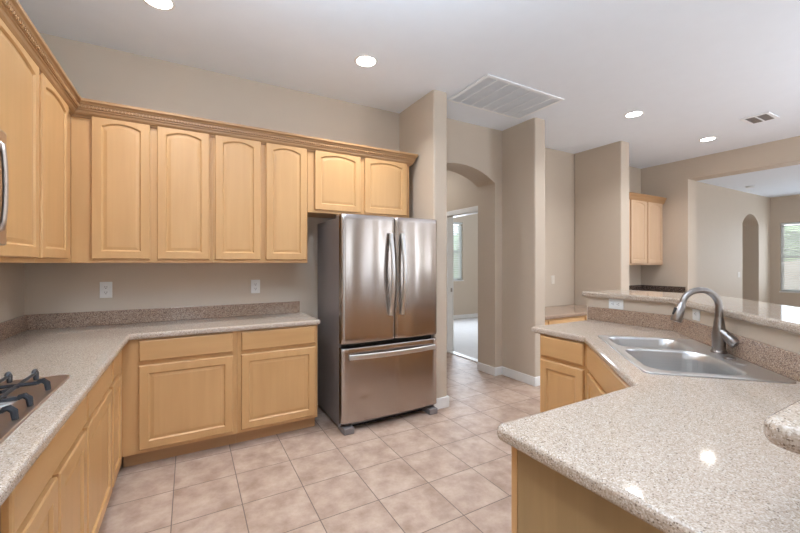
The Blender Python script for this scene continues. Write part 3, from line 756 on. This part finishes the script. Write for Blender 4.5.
# ------------------------------------------------------------------ desk nook and the far cabinets
base_cabinet('low maple desk cabinet in the nook behind the sink counter', (3.445, 2.87, 0), 0, 4.875-3.445, 3.445-2.87,
             [('drawer', 0.02, 0.055, 0.56, 0.68), ('drawer', 0.075, 0.72, 0.56, 0.68), ('drawer', 0.74, 1.40, 0.56, 0.68)]) if False else None
dk = thing('desk_cabinet', 'low maple desk cabinet in the nook behind the sink counter', 'desk cabinet', (3.443, 2.87, 0))
bm = B(); box(bm, 0, 1.424, 0, 0.607, TOE, 0.698); link('carcass', bm, M['wood'], dk)
bm = B(); box(bm, 0, 1.43, 0.07, 0.09, 0, TOE-0.0005); link('toe_kick', bm, M['wood_toe'], dk)
for a, b in ((0.02, 0.085), (0.105, 0.75), (0.77, 1.41)): drawer_front(dk, a, 0.545, b-a, 0.135)
for a, b in ((0.105, 0.42), (0.43, 0.75), (0.77, 1.08), (1.09, 1.41)): door_front(dk, a, 0.12, b-a, 0.40)
bm = B(); slab(bm, [(3.442, 2.84), (4.868, 2.84), (4.868, 3.479), (3.442, 3.479)], [], 0.6985, 0.74, 0.012)
tag(link('desktop', bm, M['granite_b'], ang=50), 'low speckled brown desktop in the nook left of the bar', 'countertop')
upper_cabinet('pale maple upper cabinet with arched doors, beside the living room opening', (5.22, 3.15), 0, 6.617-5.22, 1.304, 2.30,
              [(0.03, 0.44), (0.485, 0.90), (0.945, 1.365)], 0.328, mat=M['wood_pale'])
crown('crown_molding', [(5.22, 3.1495), (6.614, 3.1495)], 'plain maple crown molding on the far cabinet beside the living room opening',
      [(o+0.001 if o == 0 else o, z-0.015) for o, z in prof], beads=False)
fb = thing('base_cabinet', 'maple base cabinet hidden behind the bar, under the far upper cabinet', 'base cabinet', (5.065, 2.87, 0))
bm = B(); box(bm, 0, 1.55, 0, 0.605, TOE, ZTOP); link('carcass', bm, M['wood'], fb)
bm = B(); box(bm, 0, 1.43, 0.07, 0.09, 0, TOE-0.0005); link('toe_kick', bm, M['wood_toe'], fb)
for k in range(3):
    drawer_front(fb, 0.03+k*0.465, DZ0, 0.44, DZ1-DZ0); door_front(fb, 0.03+k*0.465, OZ0, 0.44, OZ1-OZ0)
bm = B(); slab(bm, [(5.064, 2.83), (6.618, 2.83), (6.618, 3.479), (5.064, 3.479)], [], CT0, CT1, 0.012)
fk = tag(link('countertop', bm, M['granite_d'], ang=50), 'dark speckled counter strip beyond the bar, under the far upper cabinet', 'countertop')
bm = B(); slab(bm, [(5.064, 3.46), (6.60, 3.46), (6.60, 2.83), (6.619, 2.83), (6.619, 3.479), (5.064, 3.479)], [], CT1, CT1+0.085, 0.003, 2); link('backsplash', bm, M['granite_d'], fk)

# ------------------------------------------------------------------ outlets and switches
def plate(name, label, loc, rz, w, h, inserts, mat, cat, group=None):
    """local: plate in the xz plane, front towards -y"""
    t = thing(name, label, cat, loc, rz, group)
    bm = B(); box(bm, -w/2, w/2, -0.006, -0.0005, -h/2, h/2, 0.003, 2); link('cover_plate', bm, mat, t)
    for kind, x, z, turned in inserts:
        bm = B()
        if kind == 'outlet':
            a, b = (0.017, 0.014) if not turned else (0.014, 0.017)
            box(bm, x-a, x+a, -0.0085, -0.0058, z-b, z+b, 0.002, 1); f = link('receptacle', bm, mat, t)
            bm = B()
            def sl(u, v, hw, hh):
                if turned: u, v, hw, hh = v, u, hh, hw
                box(bm, x+u-hw, x+u+hw, -0.0092, -0.0084, z+v-hh, z+v+hh)
            sl(-0.006, 0.003, 0.0013, 0.0045); sl(0.006, 0.003, 0.0013, 0.0045); sl(0, -0.008, 0.0025, 0.0025)
            link('slots', bm, M['slot'], f)
        else:
            box(bm, x-0.016, x+0.016, -0.0085, -0.0058, z-0.033, z+0.033, 0.002, 1); link('rocker', bm, mat, t)
    return t
two = [('outlet', 0, 0.02, False), ('outlet', 0, -0.02, False)]
plate('wall_outlet', 'white duplex outlet on the back wall, the one nearer the corner', (-0.531, YB, 1.140), 0, 0.075, 0.118, two, M['plate'], 'outlet')
plate('wall_outlet', 'white duplex outlet on the back wall, the one nearer the refrigerator', (0.503, YB, 1.133), 0, 0.075, 0.118, two, M['plate'], 'outlet')
OY, OX2 = 1.66, 2.624
two_h = [('outlet', 0.02, 0, True), ('outlet', -0.02, 0, True)]
plate('wall_outlet', 'white outlet lying sideways on the half wall by the far end of the bar', (2.82, OY, 1.026), -PI/2, 0.112, 0.075, two_h, M['plate'], 'outlet')
plate('wall_outlet', 'white square outlet on the diagonal half wall behind the faucet', (OX2, OX2-1.56, 1.036), TH, 0.085, 0.080, [('outlet', 0, 0, True)], M['plate'], 'outlet')
plate('light_switch', 'pale light switch on the back wall of the desk nook', (4.405, YN, 1.105), 0, 0.07, 0.115, [('rocker', 0, 0, 0)], M['plate_b'], 'light switch')
plate('light_switch', 'pale light switch beside the arched niche in the living room', (10.50, YN, 1.08), 0, 0.12, 0.12, [('rocker', 0, 0, 0)], M['plate_b'], 'light switch')
plate('wall_outlet', 'small white outlet under the far upper cabinet', (6.10, YN, 1.11), 0, 0.075, 0.118, two, M['plate'], 'outlet')

# ------------------------------------------------------------------ ceiling fittings
def can(x, y, label, power=CAN_W):
    t = thing('recessed_light', label, 'ceiling light', (x, y, ZC), 0, 'recessed ceiling lights')
    bm = B(); lathe(bm, [(0.072, -0.0005), (0.074, -0.006), (0.088, -0.005), (0.092, -0.0005)], n=32, cap=False); link('trim_ring', bm, M['trim'], t)
    bm = B(); lathe(bm, [(0.072, -0.003), (0.06, -0.006), (0.03, -0.008)], n=32); link('lens', bm, M['lamp'], t)
    area('recessed_lamp', (x, y, ZC-0.015), (0, 0, 0), 0.12, 0.12, power, WARM, 'DISK', math.radians(128))
can(-0.163, 2.673, 'glowing recessed light cut by the top photo edge, over the corner cabinet', 5)
can(1.207, 2.679, 'glowing recessed light in the ceiling in front of the refrigerator', 10)
can(4.116, 2.233, 'glowing recessed light in the ceiling in front of the desk nook')
can(5.769, 2.219, 'glowing recessed light in the ceiling nearest the living room opening')
# return air grille
rg = thing('return_air_grille', 'large white return air grille in the ceiling before the arch', 'air vent', (2.17, 2.355, ZC))
gw, gh = 0.98, 0.57
bm = B(); slab(bm, rect(0, gw, 0, gh), [rect(0.035, gw-0.035, 0.03, gh-0.03)], -0.012, -0.0005, 0.005, 2); link('frame', bm, M['grille'], rg)
bm = B(); box(bm, 0.03, gw-0.03, 0.025, gh-0.025, -0.002, -0.0006); link('backing', bm, M['grille'], rg)
bm = B()
k = 0.04
while k < gh-0.04:
    v = [(0.035, k, -0.003), (gw-0.035, k, -0.003), (gw-0.035, k+0.0115, -0.0095), (0.035, k+0.0115, -0.0095)]
    bm.faces.new([bm.verts.new(p) for p in v]); k += 0.0125
bmesh.ops.solidify(bm, geom=bm.faces[:], thickness=0.001)
link('louvers', bm, M['grille'], rg)
bm = B()
for i in range(1, 7): box(bm, gw*i/7-0.008, gw*i/7+0.008, 0.03, gh-0.03, -0.0115, -0.003)
link('crossbar', bm, M['grille'], rg)
# supply vent
vt = thing('ceiling_vent', 'small slotted supply vent in the ceiling near the living room opening', 'air vent', (5.27, 1.50, ZC))
vw, vh = 0.30, 0.24
bm = B(); slab(bm, rect(0, vw, 0, vh), [rect(0.025, vw-0.025, 0.03, vh/2-0.006), rect(0.025, vw-0.025, vh/2+0.006, vh-0.03)], -0.012, -0.0005, 0.004, 2); link('frame', bm, M['grille'], vt)
bm = B(); box(bm, 0.022, vw-0.022, 0.026, vh-0.026, -0.002, -0.0006); link('backing', bm, M['dark'], vt)
bm = B()
for i in range(9):
    x = 0.04+i*0.0275
    for y0, y1 in ((0.03, vh/2-0.006), (vh/2+0.006, vh-0.03)):
        bm.faces.new([bm.verts.new(p) for p in ((x, y0, -0.003), (x, y1, -0.003), (x+0.012, y1, -0.011), (x+0.012, y0, -0.011))])
bmesh.ops.solidify(bm, geom=bm.faces[:], thickness=0.001)
link('louvers', bm, M['burner'], vt)
bm = B(); lathe(bm, [(0.07, -0.0005), (0.072, -0.012), (0.066, -0.032), (0.05, -0.038)], n=28)
tag(link('smoke_detector', bm, M['plate'], loc=(10.05, 3.15, ZC)), 'small round smoke detector on the living room ceiling', 'smoke detector')
